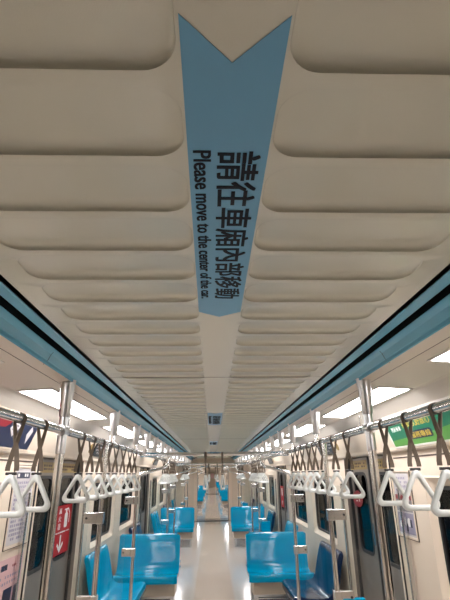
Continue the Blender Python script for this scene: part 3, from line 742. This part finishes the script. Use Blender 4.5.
# cove adverts: slope from (1.352,1.805) to (1.27,2.015)
def cove_f(s): 
    L = math.hypot(0.082, 0.21); tx, tz = -0.082 / L, 0.21 / L; nx_, nz_ = -tz, tx
    return lambda a, c, d: (s * (1.352 + tx * c + nx_ * d), a, 1.805 + tz * c - 0.39 * d)
def advert(s, a0, a1, label):
    t = thing('advert_panel', (0, 0, 0), label, 'advertisement'); f3 = cove_f(s)
    sheet(f3, a0, a1, 0.0, 0.215, 0.004).build('sheet', 'green' if s > 0 else 'navyp', t)
    frame_mb(f3, a0 - 0.012, a1 + 0.012, -0.012, 0.226, 0.012, 0.007).build('frame', 'wall' if s < 0 else 'lampf', t)
    g = lambda a, c, d: f3(a, c, 0.004 + d)
    if s > 0:
        b = MB(); b.prism([(a0, 0), (a1, 0), (a1, 0.10), (a0 + 0.6, 0.06), (a0, 0.045)], lambda a, c, d: g(a1 + a0 - a, c, d), 0.0006); b.build('lime_wave', 'lime', t)
        # reading direction on the right wall runs towards the viewer
        text_mesh('white_text', '無菸乘車', 'white', t, g(a1 - 0.07, 0.105, 0.001), (0, -1, 0), Vector(g(0, 1, 0)) - Vector(g(0, 0, 0)), (-1, 0, 0), 0.17, 0.035)
        text_mesh('yellow_text', '好安心,好放心', 'yel', t, g(a1 - 0.28, 0.115, 0.001), (0, -1, 0), Vector(g(0, 1, 0)) - Vector(g(0, 0, 0)), (-1, 0, 0), 0.42, 0.055)
        b = MB(); b.prism(rrect(a1 - 0.66, a1 - 0.33, 0.035, 0.09, 0.02), g, 0.0012); b.build('dark_pill', 'navyp', t)
        text_mesh('pill_text', '服務專線', 'yel', t, g(a1 - 0.35, 0.042, 0.002), (0, -1, 0), Vector(g(0, 1, 0)) - Vector(g(0, 0, 0)), (-1, 0, 0), 0.29, 0.04)
        b = MB(); b.prism([(a1 - 0.42 - k, c) for k, c in ((0, 0.185), (0.04, 0.215), (0.2, 0.215), (0.26, 0.19), (0.12, 0.17))], g, 0.0012); b.build('pink_patch', 'pink', t)
    else:
        b = MB(); b.prism([(a0, 0.09), (a1 - 0.50, 0.12), (a1 - 0.42, 0.17), (a1 - 0.1, 0.19), (a1, 0.215), (a0, 0.215)], g, 0.0008); b.build('red_band', 'dredp', t)
        b = MB()
        for (a, c, w, h) in ((a1 - 0.86, 0.09, 0.05, 0.06), (a1 - 0.60, 0.06, 0.055, 0.06), (a1 - 0.36, 0.12, 0.07, 0.05), (a1 - 0.10, 0.10, 0.04, 0.06)):
            b.prism([(a - w, c), (a - w * 0.1, c + h), (a + w, c + h * 0.5), (a + w * 0.1, c - h)], g, 0.0014)
        b.build('white_cards', 'paper', t)
        b = MB(); bars(b, lambda a, c, d: g(a, c, 0.0014 + d), a1 - 0.64, a1 - 0.56, 0.04, 0.09, 3, 2, 0.5, 0.0008); bars(b, lambda a, c, d: g(a, c, 0.0014 + d), a1 - 0.4, a1 - 0.31, 0.11, 0.15, 3, 2, 0.5, 0.0008); b.build('card_print', 'navyp', t)
    return t
advert(-1, 2.30, 3.38, 'dark blue advert with tilted white cards, above the left wall posters')
advert(1, 2.30, 3.47, 'green advert with yellow and white lettering, above the right wall window')
for s, a1 in ((-1, 3.66), (1, 3.66)):
    b = MB(); b.prism([(1.9, 1.725), (a1, 1.725), (a1, 1.735), (1.9, 1.735)], fl if s < 0 else fr_, 0.003)
    o = b.build('trim_%d' % (4 if s < 0 else 5), 'brown'); struct(o)
# black destination displays past the doors
for k, d in enumerate((4.4, 9.75, 15.1)):
    for s in (-1, 1):
        t = thing('route_display', (0, 0, 0), 'black information panel above the %s side of the car past the %s doorway' % (SIDE[s], ['nearest', 'second', 'third'][k]), 'sign', 'black panels past the doors')
        f3 = cove_f(s); a0, a1 = d + 0.75, d + 1.45
        sheet(f3, a0, a1, 0.03, 0.17, 0.012).build('panel', 'poster_glass', t)
        g = lambda a, c, d_: f3(a, c, 0.012 + d_)
        b = MB(); bars(b, g, a0 + 0.05, a1 - 0.05, 0.05, 0.15, 3, 8, 0.5, 0.001); b.build('print', 'grey', t)
        b = MB(); a = a0 - 0.14; b.prism([(a + 0.05 * math.cos(q * PI / 8), 0.10 + 0.05 * math.sin(q * PI / 8)) for q in range(16)], f3, 0.004); b.build('round_mark', 'amber', t)
# yellow labels on the doors
for k, d in enumerate(DOORS1[1:3]):
    for s in (-1, 1):
        for j, sy in enumerate((-1, 1)):
            f3 = lambda a, c, dd: (s * (WX + 0.045 - dd), a, c)
            yc = d + sy * 0.31
            t = thing('warning_label', (0, 0, 0), 'yellow warning strip at the top of the %s leaf of the %s %s door' % (['front', 'back'][j], ['nearest', 'second'][k], SIDE[s]), 'sticker', 'yellow strips on the doors')
            sheet(f3, yc - 0.25, yc + 0.25, 1.655, 1.74, 0.002).build('sheet', 'amber', t)
            b = MB(); bars(b, lambda a, c, dd: f3(a, c, 0.002 + dd), yc - 0.2, yc + 0.2, 1.67, 1.725, 2, 7, 0.6, 0.001); b.build('print', 'brown', t)
# fire extinguisher sign on the far leaf of the left door
t = thing('extinguisher_sign', (0, 0, 0), 'red fire extinguisher sign with white pictogram and down arrow on the left door', 'sign')
sx = WX + 0.040
f3 = lambda a, c, d: (-(sx - d), a, c)
sheet(f3, 4.47, 4.93, 0.96, 1.37, 0.003).build('sheet', 'redp', t)
g = lambda a, c, d: f3(a, c, 0.003 + d)
b = MB()
b.prism(rrect(4.72, 4.81, 1.175, 1.30, 0.02), g, 0.0012)                                                   # cylinder
b.prism([(4.745, 1.30), (4.785, 1.30), (4.785, 1.325), (4.745, 1.325)], g, 0.0012)
b.prism([(4.70, 1.325), (4.83, 1.325), (4.83, 1.342), (4.70, 1.335)], g, 0.0012)
b.prism([(4.83, 1.335), (4.87, 1.30), (4.87, 1.21), (4.855, 1.21), (4.855, 1.295), (4.82, 1.325)], g, 0.0012)
b.build('extinguisher_pictogram', 'white', t)
for k, ch in enumerate('滅火器'): text_mesh('lettering', ch, 'white', t, g(4.54, 1.30 - k * 0.065, 0.001), (0, 1, 0), (0, 0, 1), (1, 0, 0), 0.075, 0.05)
b = MB(); bars(b, g, 4.50, 4.90, 1.135, 1.148, 1, 14, 0.8, 0.001); b.build('small_text', 'white', t)
b = MB(); b.prism([(4.64, 1.12), (4.67, 1.12), (4.67, 1.02), (4.73, 1.06), (4.745, 1.04), (4.655, 0.975), (4.565, 1.04), (4.58, 1.06), (4.64, 1.02)], g, 0.0012); b.build('down_arrow', 'white', t)
# round red sign on the right door
t = thing('round_sign', (0, 0, 0), 'round dark red sticker on the far leaf of the nearest right door', 'sticker')
f3 = lambda a, c, d: (sx - d, a, c)
b = MB(); b.prism([(4.83 + 0.155 * math.cos(q * PI / 12), 1.385 + 0.075 * math.sin(q * PI / 12)) for q in range(24)], f3, 0.003); b.build('disc', 'dredp', t)
b = MB(); g = lambda a, c, d: f3(a, c, 0.003 + d); b.prism([(4.76, 1.36), (4.78, 1.36), (4.80, 1.41), (4.78, 1.41)], g, 0.001); b.prism([(4.83, 1.36), (4.88, 1.36), (4.88, 1.37), (4.83, 1.37)], g, 0.001); b.build('mark', 'white', t)
# small red sign seen on the second right door
t = thing('extinguisher_sign', (0, 0, 0), 'small distant red sign on the second right door', 'sign')
sheet(f3, 9.85, 10.25, 0.98, 1.38, 0.003).build('sheet', 'redp', t); g = lambda a, c, d: f3(a, c, 0.003 + d)
b = MB(); b.prism(rrect(9.98, 10.1, 1.20, 1.34, 0.02), g, 0.001); b.prism([(9.98, 1.1), (10.1, 1.1), (10.04, 1.02)], g, 0.001); b.build('pictogram', 'white', t)
